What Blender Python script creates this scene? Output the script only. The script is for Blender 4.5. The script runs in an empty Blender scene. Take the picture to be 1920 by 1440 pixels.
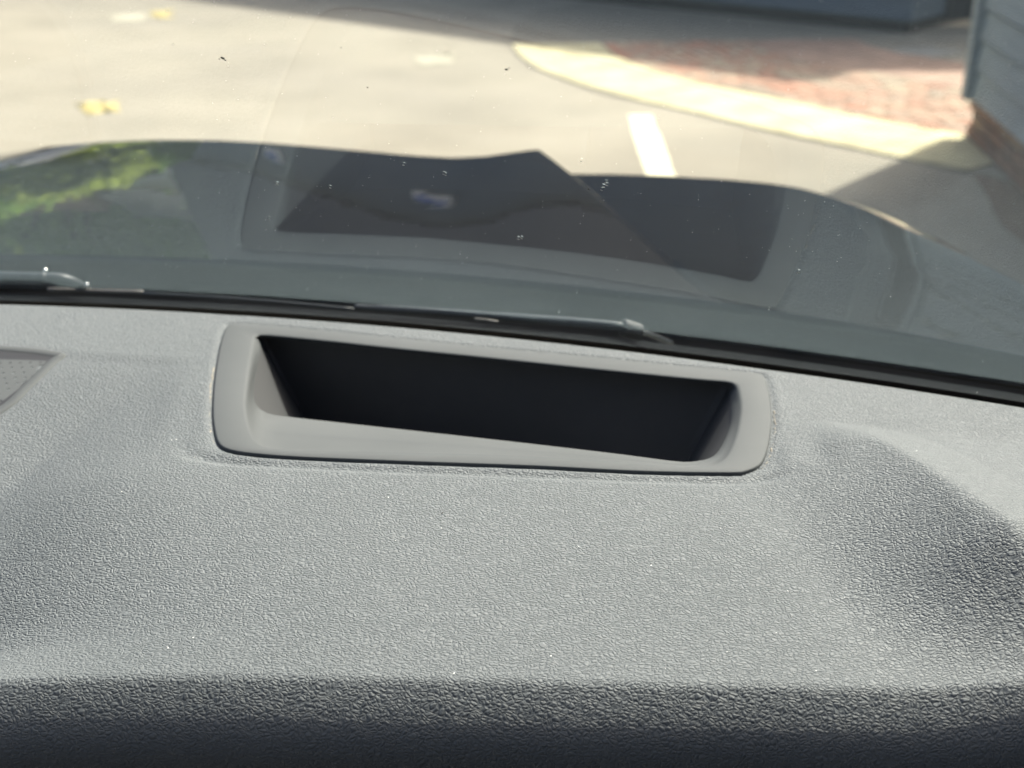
import bpy, bmesh, math, random
import numpy as np
from mathutils import Vector, Matrix
from mathutils.bvhtree import BVHTree
R = math.radians
random.seed(7); rng = np.random.default_rng(7)
scn = bpy.context.scene
C = scn.collection

# ------------------------------------------------------------------ camera
CZ = 1.60                      # camera height above the road
FPX = 2400.0                   # focal length in photo pixels (1920 wide)
PITCH = R(23.5)
cam_d = bpy.data.cameras.new('camera'); cam = bpy.data.objects.new('camera', cam_d); C.objects.link(cam)
cam.location = (0, 0, CZ); cam.rotation_euler = (R(90)-PITCH, 0, 0)
cam_d.sensor_width = 36; cam_d.lens = 36*FPX/1920
cam_d.clip_start = 0.02; cam_d.clip_end = 2000
cam_d.dof.use_dof = True; cam_d.dof.focus_distance = 0.50; cam_d.dof.aperture_fstop = 12
scn.camera = cam

# ------------------------------------------------------------------ light
SUN_AZ, SUN_EL = R(39), R(48)
w = bpy.data.worlds.new('World'); scn.world = w; w.use_nodes = True
nt = w.node_tree; nt.nodes.clear()
out = nt.nodes.new('ShaderNodeOutputWorld'); bg = nt.nodes.new('ShaderNodeBackground'); sky = nt.nodes.new('ShaderNodeTexSky')
sky.sky_type = 'NISHITA'; sky.sun_disc = False; sky.sun_elevation = SUN_EL; sky.sun_rotation = SUN_AZ
sky.air_density = .65; sky.dust_density = 7; sky.ozone_density = 1.0
bg.inputs['Strength'].default_value = 0.15
nt.links.new(sky.outputs[0], bg.inputs['Color']); nt.links.new(bg.outputs[0], out.inputs['Surface'])
sd = bpy.data.lights.new('sun', 'SUN'); sd.energy = 4.0; sd.angle = R(0.53); sd.color = (1, 0.95, 0.86)
sun = bpy.data.objects.new('sun', sd); C.objects.link(sun)
sdir = Vector((math.sin(SUN_AZ)*math.cos(SUN_EL), math.cos(SUN_AZ)*math.cos(SUN_EL), math.sin(SUN_EL)))
sun.rotation_euler = sdir.to_track_quat('Z', 'Y').to_euler(); sun.location = (20, 20, 30)
scn.view_settings.view_transform = 'Standard'; scn.view_settings.look = 'None'
scn.view_settings.exposure = 1.35; scn.view_settings.gamma = 1; scn.view_settings.use_curve_mapping = False
scn.cycles.use_denoising = True; scn.cycles.denoiser = 'OPENIMAGEDENOISE'
scn.cycles.sample_clamp_indirect = 6; scn.cycles.caustics_reflective = False; scn.cycles.caustics_refractive = False
scn.cycles.max_bounces = 10; scn.cycles.transparent_max_bounces = 16

# ------------------------------------------------------------------ helpers
def ray(u, v):
    cx, cz = (u-960)/FPX, -(v-720)/FPX
    return Vector((cx, math.cos(PITCH)+math.sin(PITCH)*cz, -math.sin(PITCH)+math.cos(PITCH)*cz))
def onz(u, v, z):                       # where the pixel's ray meets height z
    d = ray(u, v); t = (z-CZ)/d.z
    return Vector((d.x*t, d.y*t, z))
def ony(u, v, y):                       # where it meets the upright plane at distance y
    d = ray(u, v); t = y/d.y
    return Vector((d.x*t, y, CZ+d.z*t))
def G(u, v, z=0.0): return onz(u, v, z)

def link(name, me, mat=None, parent=None, smooth=False):
    o = bpy.data.objects.new(name, me); C.objects.link(o)
    if mat is not None and not me.materials: me.materials.append(mat)
    if parent is not None: o.parent = parent
    if smooth: me.polygons.foreach_set('use_smooth', [True]*len(me.polygons))
    return o
def mesh(name, verts, faces, mat=None, parent=None, smooth=False):
    me = bpy.data.meshes.new(name); me.from_pydata([tuple(v) for v in verts], [], faces); me.update()
    return link(name, me, mat, parent, smooth)
def tag(o, label=None, cat=None, group=None, kind=None):
    if label: o['label'] = label
    if cat: o['category'] = cat
    if group: o['group'] = group
    if kind: o['kind'] = kind
    return o
def empty(name, loc=(0, 0, 0), rz=0):
    o = bpy.data.objects.new(name, None); C.objects.link(o); o.location = loc; o.rotation_euler = (0, 0, rz)
    o.empty_display_size = .1
    return o
def grid(V):                            # V[i][j] -> verts, quads
    n, m = len(V), len(V[0])
    vs = [p for row in V for p in row]
    fs = [(i*m+j, i*m+j+1, (i+1)*m+j+1, (i+1)*m+j) for i in range(n-1) for j in range(m-1)]
    return vs, fs
def box_bm(bm, x0, x1, y0, y1, z0, z1, M=None):
    vs = [bm.verts.new((x, y, z)) for x in (x0, x1) for y in (y0, y1) for z in (z0, z1)]
    if M is not None:
        for v in vs: v.co = M @ v.co
    for f in ((0,1,3,2), (4,6,7,5), (0,4,5,1), (2,3,7,6), (0,2,6,4), (1,5,7,3)):
        bm.faces.new([vs[k] for k in f])
    return vs
def bm_obj(name, bm, mat, parent=None, smooth=False, bevel=0):
    bmesh.ops.recalc_face_normals(bm, faces=bm.faces)
    if bevel:
        bmesh.ops.bevel(bm, geom=list(bm.edges), offset=bevel, segments=2, profile=.6, affect='EDGES')
    me = bpy.data.meshes.new(name); bm.to_mesh(me); bm.free()
    return link(name, me, mat, parent, smooth)
def box(name, x0, x1, y0, y1, z0, z1, mat, parent=None, M=None, bevel=0):
    bm = bmesh.new(); box_bm(bm, x0, x1, y0, y1, z0, z1, M)
    return bm_obj(name, bm, mat, parent, bevel=bevel)
def tube(name, pts, radii, mat, parent=None, n=10, flat=1.0, up=Vector((0, 0, 1)), caps=True):
    pts = [Vector(p) for p in pts]
    if not hasattr(radii, '__len__'): radii = [radii]*len(pts)
    vs, fs = [], []
    for i, p in enumerate(pts):
        t = (pts[min(i+1, len(pts)-1)]-pts[max(i-1, 0)]).normalized()
        a = t.cross(up).normalized(); b = a.cross(t).normalized()
        for k in range(n):
            th = 2*math.pi*k/n
            vs.append(p+a*math.cos(th)*radii[i]+b*math.sin(th)*radii[i]*flat)
    for i in range(len(pts)-1):
        for k in range(n):
            fs.append((i*n+k, i*n+(k+1) % n, (i+1)*n+(k+1) % n, (i+1)*n+k))
    if caps:
        fs.append(tuple(range(n-1, -1, -1))); fs.append(tuple((len(pts)-1)*n+k for k in range(n)))
    return mesh(name, vs, fs, mat, parent, True)
def sstep(a, b, x):
    t = np.clip((np.asarray(x, float)-a)/(b-a), 0, 1)
    return t*t*(3-2*t)
def catmull(P, n=8, closed=True):
    P = np.array(P, float); m = len(P); outp = []
    for i in range(m if closed else m-1):
        if closed: a, b, c, d = P[(i-1) % m], P[i], P[(i+1) % m], P[(i+2) % m]
        else: a, b, c, d = P[max(i-1, 0)], P[i], P[i+1], P[min(i+2, m-1)]
        for k in range(n):
            t = k/n
            outp.append(.5*((2*b)+(c-a)*t+(2*a-5*b+4*c-d)*t*t+(3*b-a-3*c+d)*t**3))
    if not closed: outp.append(P[-1])
    return np.array(outp)

# ------------------------------------------------------------------ materials
class N:
    def __init__(s, name):
        s.m = bpy.data.materials.new(name); s.m.use_nodes = True; s.t = s.m.node_tree; s.t.nodes.clear()
        s.out = s.new('ShaderNodeOutputMaterial')
    def new(s, t, **kw):
        n = s.t.nodes.new(t)
        for k, v in kw.items(): setattr(n, k, v)
        return n
    def l(s, a, b): s.t.links.new(a, b)
    def bsdf(s, col, rough, **kw):
        b = s.new('ShaderNodeBsdfPrincipled'); b.inputs['Base Color'].default_value = (*col, 1); b.inputs['Roughness'].default_value = rough
        for k, v in kw.items(): b.inputs[k.replace('_', ' ')].default_value = v
        s.l(b.outputs[0], s.out.inputs['Surface']); s.b = b
        return b
    def coord(s): return s.new('ShaderNodeTexCoord').outputs['Object']
    def noise(s, vec, scale, detail=4, rough=.55):
        n = s.new('ShaderNodeTexNoise'); n.inputs['Scale'].default_value = scale; n.inputs['Detail'].default_value = detail; n.inputs['Roughness'].default_value = rough
        s.l(vec, n.inputs['Vector']); return n
    def ramp(s, fac, stops):
        r = s.new('ShaderNodeValToRGB')
        while len(r.color_ramp.elements) < len(stops): r.color_ramp.elements.new(.5)
        for e, (p, c) in zip(r.color_ramp.elements, stops): e.position = p; e.color = (*c, 1)
        s.l(fac, r.inputs[0]); return r.outputs[0]
    def math(s, op, a, b=None):
        n = s.new('ShaderNodeMath', operation=op)
        for i, x in enumerate((a, b)):
            if x is None: continue
            if isinstance(x, (int, float)): n.inputs[i].default_value = x
            else: s.l(x, n.inputs[i])
        return n.outputs[0]
    def bump(s, h, strength, dist):
        b = s.new('ShaderNodeBump'); b.inputs['Strength'].default_value = strength; b.inputs['Distance'].default_value = dist
        s.l(h, b.inputs['Height']); s.l(b.outputs[0], s.b.inputs['Normal']); return b

def simple(name, col, rough=.6, var=.12, scale=6, bump=0, bscale=60, bdist=.002, **kw):
    n = N(name); n.bsdf(col, rough, **kw); co = n.coord()
    nz = n.noise(co, scale)
    lo = tuple(c*(1-var) for c in col); hi = tuple(min(1, c*(1+var)) for c in col)
    n.l(n.ramp(nz.outputs[0], [(.3, lo), (.7, hi)]), n.b.inputs['Base Color'])
    if bump:
        n.bump(n.noise(co, bscale, 6).outputs[0], bump, bdist)
    return n.m

def leather():
    n = N('grained_plastic'); n.bsdf((.2, .2, .2), .48); n.b.inputs['Specular IOR Level'].default_value = .45
    co = n.coord()
    big = n.noise(co, 9, 3)
    n.l(n.ramp(big.outputs[0], [(.3, (.091, .101, .106)), (.7, (.109, .119, .124))]), n.b.inputs['Base Color'])
    # wander the lookup so the cells become wormy wrinkles
    d1 = n.noise(co, 160, 2)
    vs = n.new('ShaderNodeVectorMath', operation='SUBTRACT'); vs.inputs[1].default_value = (.5, .5, .5); n.l(d1.outputs['Color'], vs.inputs[0])
    sc = n.new('ShaderNodeVectorMath', operation='SCALE'); sc.inputs['Scale'].default_value = .0042; n.l(vs.outputs[0], sc.inputs[0])
    ad = n.new('ShaderNodeVectorMath', operation='ADD'); n.l(co, ad.inputs[0]); n.l(sc.outputs[0], ad.inputs[1])
    mp = n.new('ShaderNodeMapping'); mp.inputs['Rotation'].default_value = (0, 0, R(24)); mp.inputs['Scale'].default_value = (.78, 1.25, 1); n.l(ad.outputs[0], mp.inputs[0])
    vo = n.new('ShaderNodeTexVoronoi', feature='DISTANCE_TO_EDGE'); vo.inputs['Scale'].default_value = 640; n.l(mp.outputs[0], vo.inputs['Vector'])
    cell = n.new('ShaderNodeMapRange', interpolation_type='SMOOTHSTEP'); cell.inputs['From Max'].default_value = .28; n.l(vo.outputs['Distance'], cell.inputs[0])
    fine = n.noise(mp.outputs[0], 800, 2)
    h = n.math('ADD', n.math('MULTIPLY', cell.outputs[0], .6), n.math('MULTIPLY', fine.outputs[0], .9))
    n.bump(h, .7, .00085)
    rr = n.new('ShaderNodeMapRange'); rr.inputs['To Min'].default_value = .74; rr.inputs['To Max'].default_value = .62; n.l(cell.outputs[0], rr.inputs[0]); n.l(rr.outputs[0], n.b.inputs['Roughness'])
    return n.m
def tray_plastic():
    n = N('tray_plastic'); n.bsdf((.3, .3, .29), .72, Specular_IOR_Level=.3); co = n.coord()
    a = n.noise(co, 14, 5)
    n.l(n.ramp(a.outputs[0], [(.3, (.064, .069, .071)), (.7, (.074, .079, .081))]), n.b.inputs['Base Color'])
    n.bump(n.noise(co, 2600, 2).outputs[0], .25, .0002)
    return n.m
def glass(name, tint=(.86, .90, .875), dust=.003):
    n = N(name)
    lw = n.new('ShaderNodeLayerWeight'); lw.inputs['Blend'].default_value = .5
    p5 = n.math('POWER', lw.outputs['Facing'], 5.0)
    r1 = n.math('ADD', n.math('MULTIPLY', p5, .96), .04)
    t1 = n.math('SUBTRACT', 1.0, r1)
    r2 = n.math('ADD', r1, n.math('MULTIPLY', n.math('MULTIPLY', r1, .55), n.math('MULTIPLY', t1, t1)))      # inner face, and the outer one through the tint
    tr = n.new('ShaderNodeBsdfTransparent'); tr.inputs[0].default_value = (*tint, 1)
    gl = n.new('ShaderNodeBsdfGlossy'); gl.inputs['Roughness'].default_value = 0.0; gl.inputs[0].default_value = (.64, .75, .79, 1)
    mx = n.new('ShaderNodeMixShader'); n.l(r2, mx.inputs[0]); n.l(tr.outputs[0], mx.inputs[1]); n.l(gl.outputs[0], mx.inputs[2])
    df = n.new('ShaderNodeBsdfTranslucent'); df.inputs[0].default_value = (.75, .77, .75, 1)
    nz = n.noise(n.coord(), 25, 8, .7)
    dv = n.math('MULTIPLY', n.ramp(nz.outputs[0], [(.35, (.3, .3, .3)), (.75, (1, 1, 1))]), dust)
    m2 = n.new('ShaderNodeMixShader'); n.l(dv, m2.inputs[0]); n.l(mx.outputs[0], m2.inputs[1]); n.l(df.outputs[0], m2.inputs[2])
    n.l(m2.outputs[0], n.out.inputs['Surface'])
    return n.m
def paint(name, col):
    n = N(name); n.bsdf(col, .35); n.b.inputs['Coat Weight'].default_value = 1; n.b.inputs['Coat Roughness'].default_value = .015
    nz = n.noise(n.coord(), 2.2, 3)
    n.b.inputs['Coat IOR'].default_value = 1.42; n.b.inputs['Specular IOR Level'].default_value = 0.05
    bp = n.new('ShaderNodeBump'); bp.inputs['Strength'].default_value = .05; bp.inputs['Distance'].default_value = .002
    n2 = n.noise(n.coord(), 22, 2); n.l(n2.outputs[0], bp.inputs['Height']); n.l(bp.outputs[0], n.b.inputs['Coat Normal'])
    return n.m
def tarmac():
    n = N('tarmac'); n.bsdf((.2, .18, .14), .9); co = n.coord()
    a = n.noise(co, 1.1, 6, .6); b = n.noise(co, 140, 4, .7); c = n.noise(co, .35, 3)
    col = n.ramp(a.outputs[0], [(.25, (.225, .203, .155)), (.5, (.272, .246, .190)), (.75, (.305, .277, .217))])
    sp = n.ramp(b.outputs[0], [(.3, (.75, .75, .75)), (.7, (1.15, 1.15, 1.15))])
    mx = n.new('ShaderNodeMix', data_type='RGBA', blend_type='MULTIPLY'); mx.inputs[0].default_value = .8
    n.l(col, mx.inputs[6]); n.l(sp, mx.inputs[7])
    st = n.ramp(c.outputs[0], [(.35, (.82, .82, .84)), (.55, (1, 1, 1))])
    m2 = n.new('ShaderNodeMix', data_type='RGBA', blend_type='MULTIPLY'); m2.inputs[0].default_value = 1; n.l(mx.outputs[2], m2.inputs[6]); n.l(st, m2.inputs[7])
    n.l(m2.outputs[2], n.b.inputs['Base Color']); n.bump(b.outputs[0], .6, .006)
    return n.m
def boards(name, col):
    n = N(name); n.bsdf(col, .6); co = n.coord()
    mp = n.new('ShaderNodeMapping'); mp.inputs['Scale'].default_value = (1, 1, 14); n.l(co, mp.inputs[0])
    a = n.noise(mp.outputs[0], 3, 6, .65)
    n.l(n.ramp(a.outputs[0], [(.3, tuple(c*.82 for c in col)), (.7, tuple(c*1.15 for c in col))]), n.b.inputs['Base Color'])
    n.bump(a.outputs[0], .4, .004)
    return n.m
def leafmat(name, a, b):
    n = N(name); n.bsdf(a, .55); n.b.inputs['Specular IOR Level'].default_value = .3
    oi = n.noise(n.coord(), 1.7, 3)
    n.l(n.ramp(oi.outputs[0], [(.35, a), (.65, b)]), n.b.inputs['Base Color'])
    n.b.inputs['Subsurface Weight'].default_value = 0
    tl = n.new('ShaderNodeBsdfTranslucent'); tl.inputs[0].default_value = (b[0]*2.8, b[1]*2.9, b[2]*2.2, 1)
    mx = n.new('ShaderNodeMixShader'); mx.inputs[0].default_value = .6
    n.l(n.b.outputs[0], mx.inputs[1]); n.l(tl.outputs[0], mx.inputs[2]); n.l(mx.outputs[0], n.out.inputs['Surface'])
    return n.m

M = dict(
    dash=leather(), tray=tray_plastic(),
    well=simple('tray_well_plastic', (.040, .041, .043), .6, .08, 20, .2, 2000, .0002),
    glass=glass('windscreen_glass'), sideglass=glass('door_glass', dust=.004),
    frit=simple('black_ceramic_band', (.004, .004, .005), .7, .1),
    paint=paint('dark_blue_grey_paint', (.003, .004, .005)),
    cowl=simple('black_cowl_plastic', (.006, .007, .008), .65, .25, 30, .3, 900, .0004),
    wiper=simple('wiper_satin', (.02, .026, .032), .5, .2, 40),
    wiperpale=simple('wiper_worn', (.16, .15, .14), .5, .2, 60),
    metal=simple('bright_metal', (.6, .6, .6), .22, .1, 40, Metallic=1.0),
    cabin=simple('headliner_cloth', (.13, .13, .13), .9, .1, 30),
    trim=simple('black_trim', (.012, .012, .014), .6, .15, 30),
    grime=simple('dried_adhesive', (.20, .18, .15), .9, .4, 900),
    dust=simple('dust_fleck', (.85, .85, .82), .8, .1, 100),
    darkdust=simple('dark_fleck', (.02, .02, .02), .8, .1, 100),
    tarmac=tarmac(),
    line=simple('worn_white_paint', (.62, .585, .42), .8, .12, 20, .3, 150, .003),
    yellow=simple('worn_yellow_paint', (.42, .35, .14), .9, .35, 14, .3, 150, .003),
    palepatch=simple('pale_worn_patch', (.36, .34, .26), .9, .15, 12, .3, 150, .003),
    slab=simple('lichened_kerb_slab', (.46, .415, .25), .9, .25, 3.5, .4, 90, .004),
    flag=simple('grey_paving_flag', (.23, .225, .20), .9, .18, 3, .4, 90, .004),
    brownflag=simple('brown_paving_flag', (.30, .20, .145), .9, .25, 4, .4, 90, .004),
    mortar=simple('sand_joint', (.20, .18, .14), .95, .2, 20),
    clad=boards('blue_grey_boards', (.21, .255, .285)),
    clad2=boards('slate_blue_boards', (.085, .115, .145)),
    navy=boards('dark_alley_boards', (.012, .017, .025)),  # near-black colour stands for the unlit alley
    roof=simple('slate_roof', (.020, .025, .030), .7, .25, 8),
    roofred=simple('brown_tile_roof', (.16, .09, .07), .8, .25, 8),
    render_white=simple('white_render', (.72, .71, .68), .85, .06, 2),
    frame_white=simple('white_frame', (.75, .75, .75), .4, .03),
    window=simple('dark_window_glass', (.02, .025, .03), .05, .2),
    bark=simple('bark', (.09, .07, .05), .95, .3, 12, .6, 30, .02),
    leaf_a=leafmat('leaf_green', (.06, .115, .026), (.11, .17, .04)),
    leaf_b=leafmat('leaf_dark', (.045, .085, .028), (.08, .13, .035)),
    leaf_c=leafmat('leaf_yellow_green', (.11, .15, .035), (.16, .19, .05)),
    carwhite=paint('white_car_paint', (.75, .76, .77)),
    rubber=simple('tyre_rubber', (.015, .015, .015), .85, .2, 30),
    lamp=simple('lamp_glass', (.5, .5, .5), .1, .1),
    blue=simple('blue_enamel', (.05, .12, .45), .35, .1), 
    gravel=simple('brown_gravel', (.17, .125, .085), .95, .45, 30, .8, 60, .01),
)
BR = [simple('red_brick_%d' % i, c, .9, .2, 12, .4, 80, .003) for i, c in enumerate(
    [(.33, .17, .11), (.30, .19, .13), (.35, .24, .165), (.28, .22, .16), (.33, .27, .185)])]

BP = [simple('plinth_brick_%d' % i, c, .9, .25, 12, .4, 80, .003) for i, c in enumerate([(.24, .13, .08), (.20, .12, .08), (.27, .17, .10)])]

# ================================================================== SETTING
gs = 400
g = mesh('ground', [(-gs, -gs, 0), (gs, -gs, 0), (gs, gs*2, 0), (-gs, gs*2, 0)], [(0, 1, 2, 3)], M['tarmac']); tag(g, kind='structure')

def sheet(name, pix, mat, z=.004, jag=0):
    pts = [G(u, v) for u, v in pix]
    if jag:
        q = []
        for i, p in enumerate(pts):
            a = pts[(i+1) % len(pts)]
            for k in range(6):
                t = k/6; c = p.lerp(a, t); q.append(c+Vector((random.uniform(-jag, jag), random.uniform(-jag, jag), 0)))
        pts = q
    c_ = sum(pts, Vector())/len(pts); n = len(pts)
    o = mesh(name, [(p.x, p.y, z) for p in pts]+[(c_.x, c_.y, z)], [(i, (i+1) % n, n) for i in range(n)], mat); tag(o, kind='structure'); return o
# white bay line: runs on under the bonnet
a, b, c, d = G(1178, 216), G(1222, 216), G(1266, 330), G(1210, 330)
dl, dr = (d-a), (c-b)
pl = []
for k in range(25):
    t = k/24*2.2; pl.append((a+dl*t)+Vector((random.uniform(-.006, .006), random.uniform(-.006, .006), .004)))
pr = []
for k in range(25):
    t = k/24*2.2; pr.append((b+dr*t)+Vector((random.uniform(-.006, .006), random.uniform(-.006, .006), .004)))
o = mesh('parking_line', pl+pr[::-1], [tuple(range(50))[::-1]], M['line']); tag(o, kind='structure')
for pix in ([(148, 196), (190, 190), (236, 196), (228, 208), (165, 216)], [(280, 24), (318, 20), (322, 32), (290, 35)]):
    sheet('yellow_paint_mark', pix, M['yellow'], jag=.05)
for pix in ([(780, 108), (848, 100), (850, 116), (790, 126)], [(210, 30), (270, 26), (268, 40), (220, 40)]):
    sheet('pale_paint_mark', pix, M['palepatch'], jag=.05)
# brown gravel strip at the foot of the clad house
sheet('gravel_strip', [(1806, 264), (1960, 372), (2300, 640), (2100, 640), (1890, 430), (1794, 282)], M['gravel'], z=.004, jag=.02)

# pavement: a low island between the road and the buildings
K = catmull([(955, 84), (968, 104), (1000, 128), (1060, 152), (1130, 176), (1270, 206), (1450, 250), (1690, 299), (1800, 322), (1900, 343)], 6, False)
Kp = [G(u, v) for u, v in K]
back = [G(1930, 240), G(1800, 120), G(1700, 74), G(1400, 38), G(1100, 4), G(1010, 20), G(968, 48)]
PZ = .005
poly = Kp+back
n_ = len(poly)
vs = [(p.x, p.y, PZ) for p in poly]+[(p.x, p.y, -.05) for p in poly]
fs = [tuple(range(n_))]+[(i, i+n_, (i+1) % n_+n_, (i+1) % n_) for i in range(n_)]
pav = mesh('pavement', vs, fs, M['mortar']); tag(pav, kind='structure')
# arc length along the kerb
Ka = np.array([[p.x, p.y] for p in Kp]); seg = np.r_[0, np.cumsum(np.linalg.norm(np.diff(Ka, axis=0), axis=1))]
def kpt(s, off):
    s = min(max(s, 0), seg[-1]-1e-6)
    x = np.interp(s, seg, Ka[:, 0]); y = np.interp(s, seg, Ka[:, 1])
    e = .12
    x0, y0 = np.interp(max(s-e, 0), seg, Ka[:, 0]), np.interp(max(s-e, 0), seg, Ka[:, 1])
    x1, y1 = np.interp(min(s+e, seg[-1]), seg, Ka[:, 0]), np.interp(min(s+e, seg[-1]), seg, Ka[:, 1])
    t = np.array([x1-x0, y1-y0]); t /= np.linalg.norm(t)
    return np.array([x, y])+off*np.array([-t[1], t[0]])
def inside(p, poly=[(q.x, q.y) for q in poly]):
    x, y = p; c = False; j = len(poly)-1
    for i in range(len(poly)):
        xi, yi = poly[i]; xj, yj = poly[j]
        if (yi > y) != (yj > y) and x < (xj-xi)*(y-yi)/(yj-yi)+xi: c = not c
        j = i
    return c
def piece(name, s0, s1, o0, o1, mat, parent, z0, z1, tilt=0):
    gp = .006
    q = [kpt(s0+gp, o0+gp), kpt(s1-gp, o0+gp), kpt(s1-gp, o1-gp), kpt(s0+gp, o1-gp)]
    if sum(inside(p) for p in q) < (4 if s0 < 1.2 else 2): return
    c = sum(q)/4; b_ = .007
    qi = [p+(c-p)/np.linalg.norm(c-p)*b_ for p in q]
    dz = [random.uniform(-tilt, tilt) for _ in q]
    vs = [(*p, z0) for p in q]+[(*p, z1-.004+dz[i]) for i, p in enumerate(q)]+[(*p, z1+dz[i]) for i, p in enumerate(qi)]
    fs = [(8, 9, 10, 11)]+[(i, (i+1) % 4, 4+(i+1) % 4, 4+i) for i in range(4)]+[(4+i, 4+(i+1) % 4, 8+(i+1) % 4, 8+i) for i in range(4)]
    return mesh(name, vs, fs, mat, parent)
L = seg[-1]
s = .02
while s < L:
    e = s+random.uniform(.56, .64)
    piece('kerb_slab', s, min(e, L), .01, .74, M['slab'], pav, PZ-.01, PZ+.009, .002); s = e
row = 0
off = .75
while off < 1.9:
    s = .0 if row % 2 else -.1
    while s < L:
        mat = BR[random.choice([0, 0, 1, 1, 2, 3, 4])]
        piece('paving_brick', max(s, 0), s+.2, off, off+.1, mat, pav, PZ-.01, PZ+.008, .002); s += .2
    off += .1; row += 1
while off < 4.2:
    s = random.uniform(-.5, 0)
    while s < L:
        piece('paving_flag', max(s, 0), s+.6, off, off+.45, (M['brownflag'] if off < 2.5 else M['flag']), pav, PZ-.01, PZ+.008, .002); s += .6
    off += .45

# ================================================================== CLAD HOUSE on the right
hc = G(1803, 256)                      # its near corner on the ground
HX, HY = hc.x, hc.y
house = empty('clad_house', (HX, HY, 0))
tag(house, 'pale blue grey weatherboarded house with a brick plinth beside the brown gravel', 'house')
def hpart(name, *a, bevel=0, mat=None): return box(name, *a, mat, house, bevel=bevel)
HL = 13.0
hpart('wall', .04, 7, -HL+.04, -.04, .0, 3.1, mat=M['clad2'])
# the wall runs a little off the van's axis, as the photo's base line does
house.rotation_euler = (0, 0, R(-6))
def shiplap(bm, x, y0, y1, z0, h, t=.034):
    vs = [bm.verts.new(p) for p in ((x, y0, z0), (x-t, y0, z0), (x-t*.35, y0, z0+h), (x, y0, z0+h), (x, y1, z0), (x-t, y1, z0), (x-t*.35, y1, z0+h), (x, y1, z0+h))]
    for f in ((0, 1, 2, 3), (7, 6, 5, 4), (0, 4, 5, 1), (1, 5, 6, 2), (2, 6, 7, 3), (3, 7, 4, 0)): bm.faces.new([vs[k] for k in f])
bm = bmesh.new(); shiplap(bm, 0, -HL, 0, 0, .146); me0 = bpy.data.meshes.new('weatherboard'); bmesh.ops.recalc_face_normals(bm, faces=bm.faces); bm.to_mesh(me0); bm.free(); me0.materials.append(M['clad'])
for k in range(18):
    o = bpy.data.objects.new('weatherboard', me0); C.objects.link(o); o.parent = house; o.location = (.04, 0, .225+k*.163)
bm = bmesh.new(); shiplap(bm, 0, 0, 7, 0, .146); me1 = bpy.data.meshes.new('weatherboard'); bmesh.ops.recalc_face_normals(bm, faces=bm.faces); bm.to_mesh(me1); bm.free(); me1.materials.append(M['clad'])
for k in range(18):
    o = bpy.data.objects.new('weatherboard', me1); C.objects.link(o); o.parent = house; o.location = (0, -.04, .225+k*.163); o.rotation_euler = (0, 0, R(-90))
box('corner_board', -.03, .07, -.07, .03, .215, 3.1, M['clad'], house, bevel=.006)
plinth = hpart('plinth', .035, 6.9, -HL+.03, -.035, .0, .222, mat=M['mortar'])
brme = []
for m_ in BP:
    bm = bmesh.new(); box_bm(bm, -.02, .02, -.105, .105, 0, .064); me = bpy.data.meshes.new('brick')
    bmesh.ops.bevel(bm, geom=list(bm.edges), offset=.004, segments=1, affect='EDGES'); bmesh.ops.recalc_face_normals(bm, faces=bm.faces); bm.to_mesh(me); bm.free(); me.materials.append(m_); brme.append(me)
for r_ in range(3):
    for k in range(26):
        o = bpy.data.objects.new('brick', random.choice(brme)); C.objects.link(o); o.parent = house
        o.location = (.035, -.13-k*.222-(r_ % 2)*.11, .012+r_*.078)
# roof
vs = [(-.4, -HL-.3, 3.0), (7.4, -HL-.3, 3.0), (3.5, -HL-.3, 5.3), (-.4, .3, 3.0), (7.4, .3, 3.0), (3.5, .3, 5.3)]
mesh('roof', vs, [(0, 1, 2), (5, 4, 3), (0, 2, 5, 3), (1, 4, 5, 2), (0, 3, 4, 1)], M['roof'], house)

# ================================================================== GARAGE ahead
ga, gb = G(1704, 66), G(1100, 2)
gd = (gb-ga); gl_ = 10.1; ang = math.atan2(gd.y, gd.x)
garage = empty('clad_garage', (ga.x, ga.y, 0), ang)     # local +x runs left along the front, +y points at the camera side? fixed below
tag(garage, 'long low slate blue weatherboarded garage standing behind the brick pavement', 'garage')
# local x along front (to the left), the front faces local +y (toward the camera)
box('wall', 0.03, gl_-.03, -7.6, -.03, .10, 2.7, M['clad2'], garage)
box('plinth', 0.06, gl_-.06, -7.5, -.07, .0, .10, M['trim'], garage)  # black recessed strip, colour stands for the shadow line under the boards
bm = bmesh.new()
def plank(bm, x0, x1, z0, h, t=.022):
    vs = [bm.verts.new(p) for p in ((x0, -.03, z0), (x0, -.03+t, z0), (x0, -.03+t*.35, z0+h), (x0, -.03, z0+h), (x1, -.03, z0), (x1, -.03+t, z0), (x1, -.03+t*.35, z0+h), (x1, -.03, z0+h))]
    for f in ((0, 1, 2, 3), (7, 6, 5, 4), (0, 4, 5, 1), (1, 5, 6, 2), (2, 6, 7, 3), (3, 7, 4, 0)): bm.faces.new([vs[k] for k in f])
plank(bm, 0, gl_, 0, .165); me = bpy.data.meshes.new('weatherboard'); bmesh.ops.recalc_face_normals(bm, faces=bm.faces); bm.to_mesh(me); bm.free(); me.materials.append(M['clad2'])
for k in range(15):
    o = bpy.data.objects.new('weatherboard', me); C.objects.link(o); o.parent = garage; o.location = (0, 0, .12+k*.163)
vs = [(-.25, .3, 2.6), (gl_+.25, .3, 2.6), (gl_+4.6, -3.8, 6.9), (-.25, -3.8, 6.9), (-.25, -7.8, 2.3), (gl_+.25, -7.8, 2.3)]
mesh('roof', vs, [(0, 1, 2, 3), (3, 2, 5, 4), (0, 3, 4), (1, 5, 2), (0, 4, 5, 1)], M['roof'], garage)
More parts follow.
